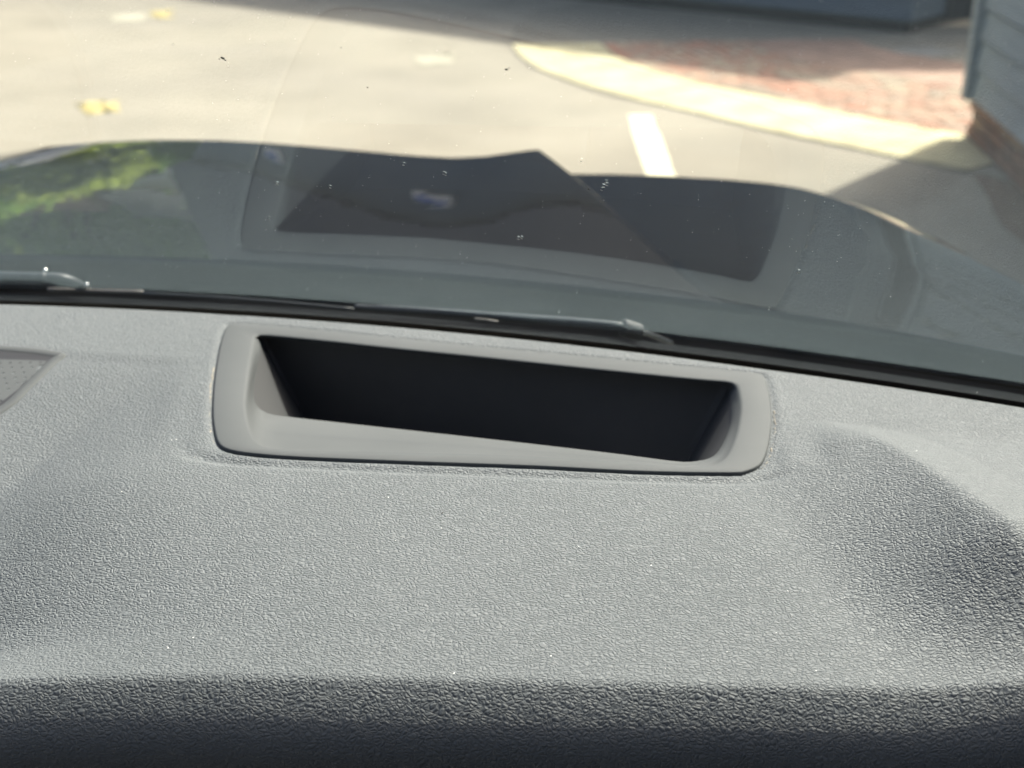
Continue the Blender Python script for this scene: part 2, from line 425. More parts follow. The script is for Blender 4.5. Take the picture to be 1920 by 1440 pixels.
for ax, az_ in ((5.54, 2.12), (8.05, 2.16)):
    ab = box('alarm_box', ax-.15, ax+.15, .0, .07, az_-.12, az_+.10, M['frame_white'], garage, bevel=.01)
    box('alarm_panel', ax-.11, ax+.11, .071, .078, az_-.05, az_+.085, M['blue'], ab)
# dark gate added for the dark alley beside the garage, tall to cast shade
screen = empty('shade_screen', (ga.x, ga.y, 0), 0)
tag(screen, 'added shade-casting dark navy board gate between the garage and the clad house', 'screen')
gw = 2.6
nb = 16
for k in range(nb):
    x0 = .02+k*gw/nb
    box('screen_board', x0, x0+gw/nb-.008, .55, .58, .05, 3.4, M['navy'], screen, bevel=.003)
box('screen_rail', .02, gw, .585, .62, .4, .5, M['navy'], screen); box('screen_rail', .02, gw, .585, .62, 2.9, 3.0, M['navy'], screen)

# ================================================================== beyond, seen in the bonnet's reflection
def leaf_quads(centres, size, mat, name, parent):
    n = len(centres)
    nrm = rng.normal(size=(n, 3)); nrm /= np.linalg.norm(nrm, axis=1)[:, None]
    a = np.cross(nrm, rng.normal(size=(n, 3))); a /= np.linalg.norm(a, axis=1)[:, None]
    b_ = np.cross(nrm, a); sz = size*rng.uniform(.6, 1.4, (n, 1))
    V = np.stack([centres-a*sz, centres-b_*sz*.45, centres+a*sz, centres+b_*sz*.45], 1).reshape(-1, 3)
    me = bpy.data.meshes.new(name); me.vertices.add(4*n); me.vertices.foreach_set('co', V.ravel())
    me.loops.add(4*n); me.loops.foreach_set('vertex_index', np.arange(4*n, dtype=np.int32))
    me.polygons.add(n); me.polygons.foreach_set('loop_start', np.arange(0, 4*n, 4, dtype=np.int32))
    me.update(calc_edges=True); me.validate()
    return link(name, me, mat, parent)
def tree(x, y, h, r, mat, label):
    t = empty('broadleaf_tree', (x, y, 0)); tag(t, label, 'tree', 'trees beyond the road')
    tr = [Vector((0, 0, -.1)), Vector((.05, .02, h*.2)), Vector((-.04, .05, h*.45)), Vector((.03, 0, h*.8))]
    trunk = tube('trunk', tr, [h*.035, h*.026, h*.02, h*.006], M['bark'], t, 9, up=Vector((0, 1, 0)))
    cl = []
    for k in range(34):
        th = random.uniform(0, 2*math.pi); zz = random.uniform(.3, .95); rr = r*math.sqrt(max(0, 1-((zz-.58)/.45)**2))*random.uniform(.35, .95)
        p = Vector((math.cos(th)*rr, math.sin(th)*rr, zz*h)); cl.append(p)
        if k < 9: tube('limb', [Vector((0, 0, h*random.uniform(.25, .45))), p*.6+Vector((0, 0, h*.2)), p], [h*.012, h*.008, h*.003], M['bark'], t, 6, up=Vector((.3, .9, .1)))
    pts = np.concatenate([np.array(p)+rng.normal(size=(420, 3))*np.array([.28, .28, .2])*r*.62*random.uniform(.7, 1.2) for p in cl])
    leaf_quads(pts, .07+.013*h, mat, 'crown', t)
    return t
tree(-7.5, 40, 12, 4.6, M['leaf_a'], 'tall mid green tree behind the slate roofed white house')
tree(-14.0, 41, 12.5, 4.8, M['leaf_a'], 'broad mid green tree behind the gap between the white houses')
tree(-19.0, 34, 9.5, 3.8, M['leaf_c'], 'yellow green tree behind the white parked car')
tree(-24.0, 34, 9.5, 3.6, M['leaf_a'], 'broad mid green tree beyond the yellow green one')
tree(-33.0, 40, 11, 4.4, M['leaf_b'], 'tall dark green tree standing farthest along the hedge')
tree(-10.8, 46, 14, 5.0, M['leaf_c'], 'tallest yellow green tree rising behind the two white houses')
tree(-8.6, 25.2, 4.2, 1.5, M['leaf_c'], 'small yellow green tree before the slate roofed white house')
tree(-11.4, 26.5, 5.0, 1.8, M['leaf_a'], 'small mid green tree before the gap between the white houses')
tree(-5.4, 26.0, 4.6, 1.6, M['leaf_b'], 'small dark green tree beside the end of the garage')
hp = rng.uniform(size=(16000, 3))*np.array([19, 1.3, 1.5])+np.array([-21, 21.6, .05]); hp[:, 2] *= (1+.12*np.sin(hp[:, 0]*1.7))
hr = empty('clipped_hedge', (0, 0, 0)); tag(hr, 'long clipped green hedge along the far side of the road', 'hedge')
leaf_quads(hp, .09, M['leaf_c'], 'foliage', hr); box('stems', -21, -2, 21.9, 22.6, 0, 1.1, M['leaf_b'], hr)
def white_house(x, y, wd, label, roofm):
    h = empty('white_house', (x, y, 0)); tag(h, label, 'house')
    box('wall', 0, wd, 0, 6, 0, 5.0, M['render_white'], h)
    mesh('roof', [(-.3, -.3, 4.9), (wd+.3, -.3, 4.9), (wd+.3, 3, 6.3), (-.3, 3, 6.3), (-.3, 6.3, 4.9), (wd+.3, 6.3, 4.9)], [(0, 1, 2, 3), (3, 2, 5, 4), (0, 3, 4), (1, 5, 2), (0, 4, 5, 1)], roofm, h)
    for k, (wx, wz) in enumerate([(.25, .9), (wd-1.45, .9), (.25, 3.1), (wd-1.45, 3.1)]):
        f = box('window', wx-.06, wx+1.26, -.05, .05, wz-.06, wz+1.16, M['frame_white'], h)
        for q in (0, 1): box('pane', wx+q*.62, wx+.58+q*.62, -.065, -.045, wz, wz+1.1, M['window'], f)
    d_ = box('door', wd/2-.45, wd/2+.45, -.05, .02, 0, 2.05, M['blue'], h); box('handle', wd/2+.3, wd/2+.36, -.1, -.05, 1, 1.12, M['metal'], d_)
white_house(-9.6, 31, 4.2, 'white rendered house with a slate roof behind the hedge', M['roof'])
white_house(-15.4, 32, 4.2, 'white rendered house with a brown tiled roof behind the hedge', M['roofred'])
def car(x, y, rz, label):
    c_ = empty('parked_car', (x, y, 0), rz); tag(c_, label, 'car', 'white cars parked before the hedge')
    prof = [(-2.05, .35), (-2.1, .75), (-1.95, .95), (-1.2, 1.02), (-.6, 1.42), (.75, 1.46), (1.5, 1.02), (2.0, .92), (2.1, .6), (2.05, .3)]
    vs, fs = [], []
    for sx, yy in ((0, -.85), (1, .85)):
        for px, pz in prof:
            vs.append((px, yy*(.86 if pz > 1.1 else 1), pz))
    n = len(prof)
    fs = [tuple(range(n)), tuple(range(2*n-1, n-1, -1))]+[(i, i+n, (i+1) % n+n, (i+1) % n) for i in range(n)]
    mesh('body', vs, fs, M['carwhite'], c_)
    for yy in (-1, 1):
        mesh('side_window', [(-.95, yy*.84, 1.08), (1.2, yy*.84, 1.08), (.68, yy*.75, 1.38), (-.55, yy*.75, 1.36)], [(0, 1, 2, 3)], M['window'], c_)
        for wx in (-1.3, 1.3):
            tube('wheel', [(wx, yy*.66, .31), (wx, yy*.88, .31)], .31, M['rubber'], c_, 20)
        box('headlight', -2.1, -1.98, yy*.55-.16, yy*.55+.16, .66, .8, M['lamp'], c_)
    mesh('windscreen', [(-1.2, -.72, 1.045), (-1.2, .72, 1.045), (-.63, .66, 1.415), (-.63, -.66, 1.415)], [(0, 1, 2, 3)], M['window'], c_)
car(-8.2, 19.2, R(4), 'white hatchback parked before the hedge facing the yellow green tree')
car(-13.6, 19.0, R(182), 'white hatchback parked before the hedge with its nose toward the other car')

# ================================================================== VAN
D0 = 1.34                                   # height of the dashboard top
van = empty('van', (0, 0, 0))
tag(van, 'dark van with grey grained dashboard top and black bonnet, seen from the driver seat', 'van')
XC = -.42                                   # the van's centre line (the driver sits to its right)
def ybase(x): return .7238-.34*(np.asarray(x)-XC)**2      # dash edge / foot of the glass in plan

# ---------------- tray outlines, photo pixels mapped on the dash plane
OUT = [(440, 606), (560, 615), (700, 629), (900, 650), (1100, 668), (1300, 688), (1405, 698), (1428, 702), (1437, 716), (1445, 758), (1447, 790), (1443, 822), (1436, 852), (1424, 872), (1400, 883), (1369, 887),
       (1200, 884), (1000, 874), (800, 867), (574, 858), (477, 851), (432, 844), (412, 834), (404, 815), (399, 774), (402, 715), (411, 655), (420, 622), (427, 610)]
OUTp = np.array([onz(u, v, D0)[:2] for u, v in catmull(OUT, 6)])
INA = [(488, 622), (600, 632), (750, 648), (900, 663), (1100, 684), (1300, 704), (1362, 709), (1380, 716), (1386, 735), (1388, 756), (1386, 778), (1378, 812), (1362, 846), (1340, 862), (1310, 867), (1266, 867),
       (1150, 857), (935, 845), (671, 839), (540, 836), (500, 831), (480, 818), (468, 790), (461, 755), (465, 705), (474, 650), (479, 630)]
INAp = np.array([onz(u, v, D0+.002)[:2] for u, v in catmull(INA, 6)])
# lower edge of the sloping inner lip: pixel + depth below the frame
INB = [(496, 630, .004), (600, 641, .004), (750, 657, .004), (900, 673, .004), (1100, 693, .004), (1300, 713, .004), (1356, 718, .004), (1366, 724, .005), (1371, 745, .006), (1372, 762, .006), (1370, 794, .006), (1356, 831, .005), (1338, 855, .004), (1310, 864, .0025), (1268, 865, .002),
       (1150, 850, .005), (935, 825, .011), (671, 796, .016), (554, 783, .017), (510, 777, .017), (488, 768, .014), (477, 752, .012), (474, 735, .010), (477, 705, .008), (486, 660, .005), (489, 638, .004)]
Bq = catmull(INB, 6)
INBp = np.array([list(onz(u, v, D0-dz)) for u, v, dz in Bq])
cen = INAp.mean(0)
def by_corners(P, corners, n=6):             # same count of points along each side, so loops pair up
    P = np.vstack([P, P]); outp = []
    for k, m in enumerate((64, 30, 64, 30)):
        i0 = corners[k]*n; i1 = corners[(k+1) % 4]*n
        if i1 <= i0: i1 += len(P)//2
        Q = P[i0:i1+1]; d = np.r_[0, np.cumsum(np.linalg.norm(np.diff(Q[:, :2], axis=0), axis=1))]
        q = np.linspace(0, d[-1], m+1)[:-1]
        outp.append(np.stack([np.interp(q, d, Q[:, c_]) for c_ in range(P.shape[1])], 1))
    return np.vstack(outp)[::-1]
LO, LA, LB = by_corners(OUTp, (28, 7, 13, 22)), by_corners(INAp, (0, 7, 13, 21)), by_corners(INBp, (0, 7, 12, 20))
def inset(Lp, d):
    t = np.roll(Lp[:, :2], -1, 0)-np.roll(Lp[:, :2], 1, 0); t /= np.linalg.norm(t, axis=1)[:, None]+1e-9
    return Lp[:, :2]+np.stack([-t[:, 1], t[:, 0]], 1)*d      # ccw loop: inward
def loop3(L2, z): return [(p[0], p[1], z) for p in L2]
def rings(loops, close_last=False):
    n = len(loops[0]); vs = [p for l_ in loops for p in l_]; fs = []
    for i in range(len(loops)-1):
        for k in range(n): fs.append((i*n+k, i*n+(k+1) % n, (i+1)*n+(k+1) % n, (i+1)*n+k))
    if close_last: fs.append(tuple((len(loops)-1)*n+k for k in range(n)))
    return vs, fs

# ---------------- dashboard top: one grained skin with the hood over the instruments
def sd_line(x, y, a, b):                    # signed distance, + to the left of a->b
    dx, dy = b[0]-a[0], b[1]-a[1]; l_ = math.hypot(dx, dy)
    return ((x-a[0])*(-dy)+(y-a[1])*dx)/l_
def d_poly(x, y, P):
    best = np.full(x.shape, 1e9)
    for (ax, ay), (bx, by) in zip(P[:-1], P[1:]):
        vx, vy = bx-ax, by-ay; t = np.clip(((x-ax)*vx+(y-ay)*vy)/(vx*vx+vy*vy), 0, 1)
        best = np.minimum(best, np.hypot(x-ax-t*vx, y-ay-t*vy))
    return best
def in_poly(x, y, P):
    c = np.zeros(x.shape, bool); j = len(P)-1
    for i in range(len(P)):
        xi, yi = P[i]; xj, yj = P[j]
        with np.errstate(divide='ignore', invalid='ignore'):
            hit = ((yi > y) != (yj > y)) & (x < (xj-xi)*(y-yi)/(yj-yi)+xi)
        c ^= hit; j = i
    return c
AL = onz(312, 668, D0); BL = onz(0, 905, D0-.012)
AR = onz(1556, 788, D0); BRt = onz(1920, 1066, D0+.012)
PADpx = [(300, 690), (286, 740), (286, 795), (308, 842), (360, 868), (600, 884), (1000, 899), (1300, 910), (1480, 908), (1535, 884), (1556, 835), (1562, 795)]
PADc = [tuple(onz(u, v, D0)[:2]) for u, v in catmull(PADpx, 5, False)]
PADp = PADc+[tuple(onz(1500, 700, D0)[:2]), tuple(onz(360, 600, D0)[:2])]
CRR = [tuple(onz(u, v, D0)[:2]) for u, v in catmull([(700, 700), (1300, 758), (1540, 786), (1640, 798), (1750, 832), (1850, 900), (1930, 975), (2030, 1110), (2100, 1300)], 5, False)]
CRRp = CRR+[(.25, .2), (-.1, .2)]
CRL = [tuple(onz(u, v, D0)[:2]) for u, v in [(330, 668), (250, 660), (100, 651), (0, 646), (-300, 640), (-1200, 650)]]
CRLp = CRL+[(-.9, .2), (-.1, .2)]
PDa, PDb = onz(500, 879, D0), onz(1400, 910, D0)
def PADY(x): return PDa.y+(PDb.y-PDa.y)*(x-PDa.x)/(PDb.x-PDa.x)
def dash_z(x, y):
    x, y = np.asarray(x, float), np.asarray(y, float)
    # lower shelf each side of the hood
    dl_ = np.clip(sd_line(x, y, CRL[3], CRL[0])*-1, 0, 1)
    dr_ = np.where(in_poly(x, y, CRRp), d_poly(x, y, CRR), 0)
    sp = lambda d, k: np.sqrt(d*d+k*k)-k
    rr_ = np.clip(AR.y-.245*(x-AR.x)-y, 0, 1)
    nearf = sstep(.36, .42, y)
    lowl = (-.17*sp(dl_, .02)-.0012*sstep(0, .012, dl_))*nearf
    lowr = (.16*sp(rr_, .006)+.20*sp(np.minimum(dr_, .04), .003))*nearf
    # the hood over the instruments lies sunk between the two rising shelves
    sl = sd_line(x, y, BL, AL)*-1            # + to the right of the left fold
    sr = sd_line(x, y, BRt, AR)              # + to the left of the right fold
    tl, tr_ = np.clip((np.sqrt(sl*sl+.003**2)+sl-.0005)/2/.085, 0, 1), np.clip((np.sqrt(sr*sr+.002**2)+sr-.0003)/2/.065, 0, 1)
    soft = lambda t: sstep(0, 1, t)*.1+.9*(1-(1-t)**2.0)
    hl, hr_ = soft(tl), soft(tr_)
    run = PADY(x)-y
    run = np.sqrt(np.clip(run, 0, 9)**2+.03**2)-.03
    hood = -.10*run-1.1*np.clip(-.06-x, 0, .15)**2*sstep(.345, .42, y)*np.clip(run*12, 0, 1)
    z = np.where(x < -.01, lowl*(1-hl)+hood*hl, lowr*(1-hr_)+hood*hr_)
    # shallow pad the tray sits on
    dp = d_poly(x, y, PADc); ins = in_poly(x, y, PADp)
    depth = .0030+.0012*sstep(-.10, .16, x)-.0030*sstep(.11, .145, x)-.0024*(1-sstep(-.185, -.14, x))
    ends = sstep(.01, .06, np.hypot(x-PADc[0][0], y-PADc[0][1]))*sstep(.01, .05, np.hypot(x-PADc[-1][0], y-PADc[-1][1]))
    pad = np.where(ins, -depth*(sstep(0, .008, dp)*(1-sstep(.005, .016, dp))*1.3), 0)*ends
    # under the tray the pad stays level with the frame
    dt = np.where(in_poly(x, y, [tuple(p) for p in OUTp[::3]]), 0, d_poly(x, y, [tuple(p) for p in OUTp[::3]]+[tuple(OUTp[0])]))
    side = sstep(0, .02, np.maximum(-.150-x, x-.120)); lev = 1-sstep(0, 1, (dt-.003)/(.009+.022*side))
    return (z*(1-lev)+(-.0002)*lev)+pad*(1-lev)*(1-sstep(-.035, .015, np.maximum(-.150-x, x-.120)))
NX, NY = 620, 190
X = np.linspace(-.75, .42, NX)
NEA, NEB = onz(0, 1282, D0-.018), onz(1920, 1326, D0-.018)
def ynear(x): return NEA.y+(NEB.y-NEA.y)*(x-NEA.x)/(NEB.x-NEA.x)
rows = []
yb = ybase(X)-.004
yn = ynear(X)
for j in range(NY):
    t = j/(NY-1); y = yb+(yn-yb)*t
    z = dash_z(X, y); rows.append(np.stack([X, y, D0+z], 1))
# roll over the near edge and down the hood's face
zn = rows[-1][:, 2]
slope = (rows[-1][:, 2]-rows[-2][:, 2])/np.linalg.norm(rows[-1]-rows[-2], axis=1)
face = []; fy, fz, ang_ = yn.copy(), zn.copy(), 8.0
for k in range(52):
    st = .0003 if k < 14 else (.0010 if k < 28 else .0014)
    ang_ += (34/14 if k < 14 else (13/14 if k < 28 else 95/24))
    fy = fy-st*math.cos(R(ang_)); fz = fz-st*math.sin(R(ang_))
    face.append(np.stack([X, fy, fz], 1))
# roll down to the glass at the far edge
rb = []
for k in range(1, 9):
    a_ = k/8*R(25)
    rb.append(np.stack([X, yb+.007*math.sin(a_), rows[0][:, 2]-.007*(1-math.cos(a_))], 1))
lb = rb[-1]
for k in range(1, 13):
    q = k/12*.048
    rb.append(np.stack([X, lb[:, 1]+q*math.cos(R(25)), lb[:, 2]-q*math.sin(R(25))], 1))
allr = rb[::-1]+rows+face
A = np.array(allr)                          # (rows, NX, 3)
GRILLE = [tuple(onz(u, v, D0-.004)[:2]) for u, v in [(128, 682), (90, 676), (0, 668), (-300, 660), (-700, 700), (-700, 900), (-250, 880), (-10, 770), (60, 728), (110, 696)]]
shr = inset(OUTp if np.cross(OUTp[1]-OUTp[0], OUTp[2]-OUTp[1]) > 0 else OUTp[::-1], .004)
cx = (A[:-1, :-1, :2]+A[1:, 1:, :2])/2
hole = in_poly(cx[..., 0], cx[..., 1], [tuple(p) for p in OUTp[::2]]) & (d_poly(cx[..., 0], cx[..., 1], [tuple(p) for p in OUTp[::3]]+[tuple(OUTp[0])]) > .0045)
seam = d_poly(A[..., 0], A[..., 1], [tuple(p) for p in OUTp[::2]]+[tuple(OUTp[0])])
A[..., 2] -= .0016*np.exp(-(seam/.0016)**2)
nr, ncol = A.shape[:2]
ii, jj = np.nonzero(~hole)
faces = np.stack([ii*ncol+jj, (ii+1)*ncol+jj, (ii+1)*ncol+jj+1, ii*ncol+jj+1], 1)
dash = mesh('dashboard', A.reshape(-1, 3), faces.tolist(), M['dash'], van, True)
dash['label'] = 'grey leather grained plastic dashboard top with a raised instrument hood'

vs, fs = [], []
for k in range(70):
    u, v = random.uniform(0, 1920), random.uniform(600, 1230)
    p = onz(u, v, D0); 
    if in_poly(np.array([p.x]), np.array([p.y]), [tuple(q) for q in OUTp[::2]])[0]: continue
    z = D0+float(dash_z(np.array([p.x]), np.array([p.y]))[0])+.0005
    r0 = random.choice([.00012, .00016, .0002, .0003]); b0 = len(vs)
    vs += [(p.x+r0*random.uniform(.6, 1.2)*math.cos(q*1.05), p.y+r0*random.uniform(.6, 1.2)*math.sin(q*1.05), z) for q in range(6)]; fs.append(tuple(range(b0, b0+6)))
o = mesh('dust', vs, fs, M['dust'], dash); o['kind'] = 'stuff'
p = onz(830, 958, D0); z = D0+float(dash_z(np.array([p.x]), np.array([p.y]))[0])+.0006
mesh('dark_speck', [(p.x+.0005*math.cos(q*1.05), p.y+.0006*math.sin(q*1.05), z) for q in range(6)], [tuple(range(6))], M['darkdust'], dash)

# ---------------- storage tray
mixl = lambda f: LO+(LA-LO)*f
frame = [loop3(LO, D0-.012), loop3(LO, D0-.0003), loop3(mixl(.02), D0+.0002), loop3(mixl(.06), D0+.0004),
         loop3(mixl(.5), D0+.0005), loop3(mixl(.88), D0+.0004), loop3(mixl(.95), D0+.0001), loop3(LA, D0-.0006)]
mid = [tuple(np.r_[LA[k]*.5+LB[k, :2]*.5, (D0-.0004)*.45+LB[k, 2]*.55]) for k in range(len(LA))]
frame += [mid, [tuple(p) for p in LB]]
lw_ = [(*(cen+(LB[k, :2]-cen)*.997), LB[k, 2]-.0012) for k in range(len(LB))]
frame.append(lw_)
vs, fs = rings(frame)
tray = mesh('storage_tray', vs, fs, M['tray'], van, True)
tray['label'] = 'smooth grey frame of the open dashboard tray'
cb = {k: LB[::-1][i] for k, i in (('bl', 0), ('br', 64), ('nr', 94), ('nl', 158))}
fz_ = -.054
fb = {'bl': cb['bl'][:2]+(.023, -.010), 'br': cb['br'][:2]+(-.024, -.008), 'nr': cb['nr'][:2]+(-.022, .010), 'nl': cb['nl'][:2]+(.024, .004)}
FLc = []
for a_, b_, m in (('bl', 'br', 64), ('br', 'nr', 30), ('nr', 'nl', 64), ('nl', 'bl', 30)):
    for k in range(m): FLc.append((*(fb[a_]+(fb[b_]-fb[a_])*k/m), D0+fz_))
FL = FLc[::-1]
wl = [lw_]+[[tuple(np.array(lw_[k])*(1-t)+np.array(FL[k])*t) for k in range(len(FL))] for t in (.25, .5, .75, 1)]
vs, fs = rings(wl, True)
me = bpy.data.meshes.new('well'); me.from_pydata(vs, [], fs); me.update(); well = link('well', me, M['well'], tray)
well['label'] = 'deep dark well inside the tray'
pc = cen+np.array([-.045, .03])
bm = bmesh.new(); box_bm(bm, -.06, .06, -.02, .012, 0, .006, Matrix.Translation((pc[0], pc[1], D0-.0518)) @ Matrix.Rotation(R(-13), 4, 'Z'))
bm_obj('floor_pad', bm, M['trim'], tray, bevel=.0025)
# dried adhesive showing along both ends of the frame
for pix in ([(401, 690), (395, 730), (392, 775), (395, 812), (402, 836)], [(1451, 770), (1454, 800), (1450, 832), (1442, 862), (1430, 881)]):
    pp = [onz(u, v, D0-.0010) for u, v in catmull(pix, 9, False)]
    pp = [p+Vector((random.uniform(-.0004, .0004), random.uniform(-.0004, .0004), 0)) for p in pp]
    tube('adhesive_edge', pp, [.00045*random.uniform(.2, 1.3) for _ in pp], M['grime'], tray, 6)

# ---------------- speaker grille
gz = lambda x, y: D0+float(dash_z(np.array([x]), np.array([y]))[0])
gr = catmull([(126, 682), (100, 676), (40, 670), (-60, 664), (-260, 662), (-420, 690), (-420, 800), (-160, 812), (0, 764), (60, 728), (108, 694)], 5)
gp = [onz(u, v, D0-.006) for u, v in gr]
gl2 = np.array([[p.x, p.y] for p in gp])
if sum(np.cross(gl2[i]-gl2.mean(0), gl2[(i+1) % len(gl2)]-gl2.mean(0)) for i in range(len(gl2))) < 0: gl2 = gl2[::-1]
def gloop(d, dz): return [(p[0], p[1], gz(p[0], p[1])+dz) for p in inset(gl2, d)]
vs, fs = rings([gloop(-.0005, -.004), gloop(-.0002, .0002), gloop(.0010, .0007), gloop(.0050, .0007), gloop(.0056, .0001)])
grille = mesh('speaker_grille', vs, fs, M['tray'], van, True); grille['label'] = 'grey perforated speaker grille set in the dashboard'
pr_ = [tuple(p) for p in inset(gl2, .0075)]
vs, fs = [], []
stp, hr2 = .0054, .0009
x0g, x1g, y0g, y1g = gl2[:, 0].min(), gl2[:, 0].max(), gl2[:, 1].min(), gl2[:, 1].max()
plate_in = [tuple(p) for p in inset(gl2, .0056)]
pin_ = lambda a, b, P: inside((a, b), P)
ky = 0; yy = y0g
while yy < y1g:
    xx = x0g+(ky % 2)*stp/2
    while xx < x1g:
        if pin_(xx, yy, plate_in):
            holeq = pin_(xx, yy, pr_)
            b0 = len(vs); zz = lambda a, b: gz(a, b)+.0008
            h2 = stp/2
            sq = [(xx+h2*a, yy+h2*b) for a, b in ((1, 0), (1, 1), (0, 1), (-1, 1), (-1, 0), (-1, -1), (0, -1), (1, -1))]
            vs += [(a, b, .0008) for a, b in sq]
            if holeq:
                vs += [(xx+hr2*math.cos(k*math.pi/4), yy+hr2*math.sin(k*math.pi/4), .0008) for k in range(8)]
                vs += [(xx+hr2*math.cos(k*math.pi/4), yy+hr2*math.sin(k*math.pi/4), -.002) for k in range(8)]
                for k in range(8):
                    k2 = (k+1) % 8
                    fs += [(b0+k, b0+k2, b0+8+k2, b0+8+k), (b0+8+k, b0+8+k2, b0+16+k2, b0+16+k)]
            else: fs.append(tuple(range(b0, b0+8)))
        xx += stp
    yy += stp; ky += 1
va = np.array(vs); va[:, 2] += D0-.0006+dash_z(va[:, 0], va[:, 1]); vs = va.tolist()
pp_ = mesh('perforated_plate', vs, fs, M['tray'], grille); pp_['kind'] = 'stuff'
vs = [(p[0], p[1], gz(p[0], p[1])-.0+.0003) for p in inset(gl2, .005)]
mesh('backing_cloth', vs, [tuple(range(len(vs)))], M['trim'], grille)

# ---------------- windscreen
PHI = R(35)
GX = np.linspace(XC-.86, XC+.86, 87)
def gbase(x): return float(ybase(x))+.033
def gpt(x, t):
    s_ = -.68*(x-XC); n2 = Vector((-s_, 1, 0)).normalized(); n2 = Vector((n2.x*.9, n2.y, 0)).normalized()
    ph = PHI+.06*t
    p = Vector((x, gbase(x), D0-.006))
    return p-n2*(t*math.cos(ph))+Vector((0, 0, t*math.sin(ph)))
TT = np.r_[np.linspace(-.05, .2, 14), np.linspace(.24, 1.05, 22)]
Vg = [[gpt(x, t) for x in GX] for t in TT]
vs, fs = grid(Vg)
scr = mesh('windscreen', vs, fs, M['glass'], van, True); scr['label'] = 'raked windscreen reflecting the dashboard and tray'
bvh = BVHTree.FromPolygons([tuple(v) for v in vs], fs)
def onglass(u, v, off=0.0):
    hit, nrm, _, _ = bvh.ray_cast(Vector((0, 0, CZ)), ray(u, v).normalized())
    if nrm.y < 0: nrm = -nrm
    if off > 0: return hit+ray(u, v).normalized()*(off*3.2)
    return hit+nrm*off
def glass_n(u, v):
    hit, nrm, _, _ = bvh.ray_cast(Vector((0, 0, CZ)), ray(u, v).normalized())
    return nrm if nrm.y > 0 else -nrm
# black ceramic band along the foot of the glass (just inside it)
def fritw(x): return .011+.0*x
Vf = [[gpt(x, t)-Vector((0, math.sin(PHI), math.cos(PHI)))*.002 for x in GX] for t in np.linspace(-.05, -.010, 8)]
vs, fs = grid(Vf); fr = mesh('ceramic_band', vs, fs, M['frit'], scr, True); fr['label'] = 'black band along the foot of the windscreen'
# dust flecks on the glass
def fleck_mesh(name, spots, mat, parent):
    vs, fs = [], []
    for (u, v, r) in spots:
        p = onglass(u, v, -.0006); nn = glass_n(u, v)
        a = nn.cross(Vector((1, 0, 0))).normalized(); b_ = nn.cross(a)
        k0 = len(vs); m_ = 6; ph = random.uniform(0, 6); el = random.uniform(.4, 1)
        for k in range(m_):
            th = 2*math.pi*k/m_; rr = r*random.uniform(.6, 1.2)
            c_, s_ = math.cos(th)*rr, math.sin(th)*rr*el
            vs.append(p+a*(c_*math.cos(ph)-s_*math.sin(ph))+b_*(c_*math.sin(ph)+s_*math.cos(ph)))
        fs.append(tuple(range(k0, k0+m_)))
    o = mesh(name, vs, fs, mat, parent); o['kind'] = 'stuff'; return o
sp = []
for k in range(520):
    u, v = random.uniform(0, 1920), random.uniform(-20, 560)
    sp.append((u, v, random.choice([.00012, .00015, .0002, .00025])))
for (u, v) in [(1132, 348), (1138, 345), (1128, 354), (1136, 340), (972, 446), (978, 445), (757, 307), (832, 324), (836, 326), (505, 408), (520, 343), (1498, 508), (1442, 578), (1090, 300), (620, 350), (1048, 584)]:
    sp.append((u, v, .0007))
fleck_mesh('dust', sp, M['dust'], scr)
fleck_mesh('dark_specks', [(418, 106, .0012), (423, 110, .0006), (412, 108, .0005), (950, 127, .0010), (955, 124, .0005), (690, 161, .0005), (1104, 352, .0006), (640, 86, .0004)], M['darkdust'], scr)

# ---------------- bonnet
def yrear(x): return float(ybase(x))+.21
def yfront(x):
    r = min(abs((x-XC)/.875), .9995)
    return yrear(x)+(1.52-yrear(x))*(1-r**8)**.4
ctl_c, ctl_r = [], []
def front_pt(u, v):                          # silhouette pixel -> (x, z) on the bonnet's front edge
    y = 1.5
    for _ in range(30):
        p = ony(u, v, y); y = .5*y+.5*yfront(p.x)
    return p.x, p.z
for u, v in [(-250, 318), (0, 288), (100, 273), (200, 265), (300, 262), (400, 263), (500, 268), (600, 276), (700, 285), (780, 292), (850, 296), (910, 293), (960, 286), (1000, 281), (1060, 279), (1130, 282)]: ctl_c.append(front_pt(u, v))
for u, v in [(1000, 325), (1100, 326), (1200, 328), (1300, 333), (1400, 340), (1500, 353), (1600, 383), (1700, 425), (1800, 475), (1920, 542)]: ctl_r.append(front_pt(u, v))
cc, cr = np.array(ctl_c), np.array(ctl_r)
def zrear(x): return 1.302-.012*sstep(.1, .5, x)
BX = np.concatenate([np.linspace(XC-.874, -.02, 120), np.linspace(-.015, .16, 110), np.linspace(.165, XC+.874, 60)])
SS = np.linspace(0, 1, 46)
rowsB = []
for s_ in SS:
    row = []
    for x in BX:
        xm = x if x > XC-.25 else XC-.25-(0)    # hold the profile out of sight to the left
        y = yrear(x)+s_*(yfront(x)-yrear(x))
        zfc = np.interp(x, cc[:, 0], cc[:, 1]); zfr = np.interp(x, cr[:, 0], cr[:, 1])
        xcr = .135*(1-s_)**1.0+.036*s_
        k = float(sstep(xcr-.004, xcr+.014, x))
        # mirrored step on the far wing
        zf = zfc*(1-k)+zfr*k
        if x < XC-.55: 
            kk = float(sstep(XC-.55, XC-.80, x)); zf -= .05*kk
        zr = float(zrear(x))
        y0b, y1b = yrear(x), yfront(x)
        z = zr+(zf-zr)*s_+.003*4*s_*(1-s_)*(1-.0)
        row.append(Vector((x, y, z)))
    rowsB.append(row)
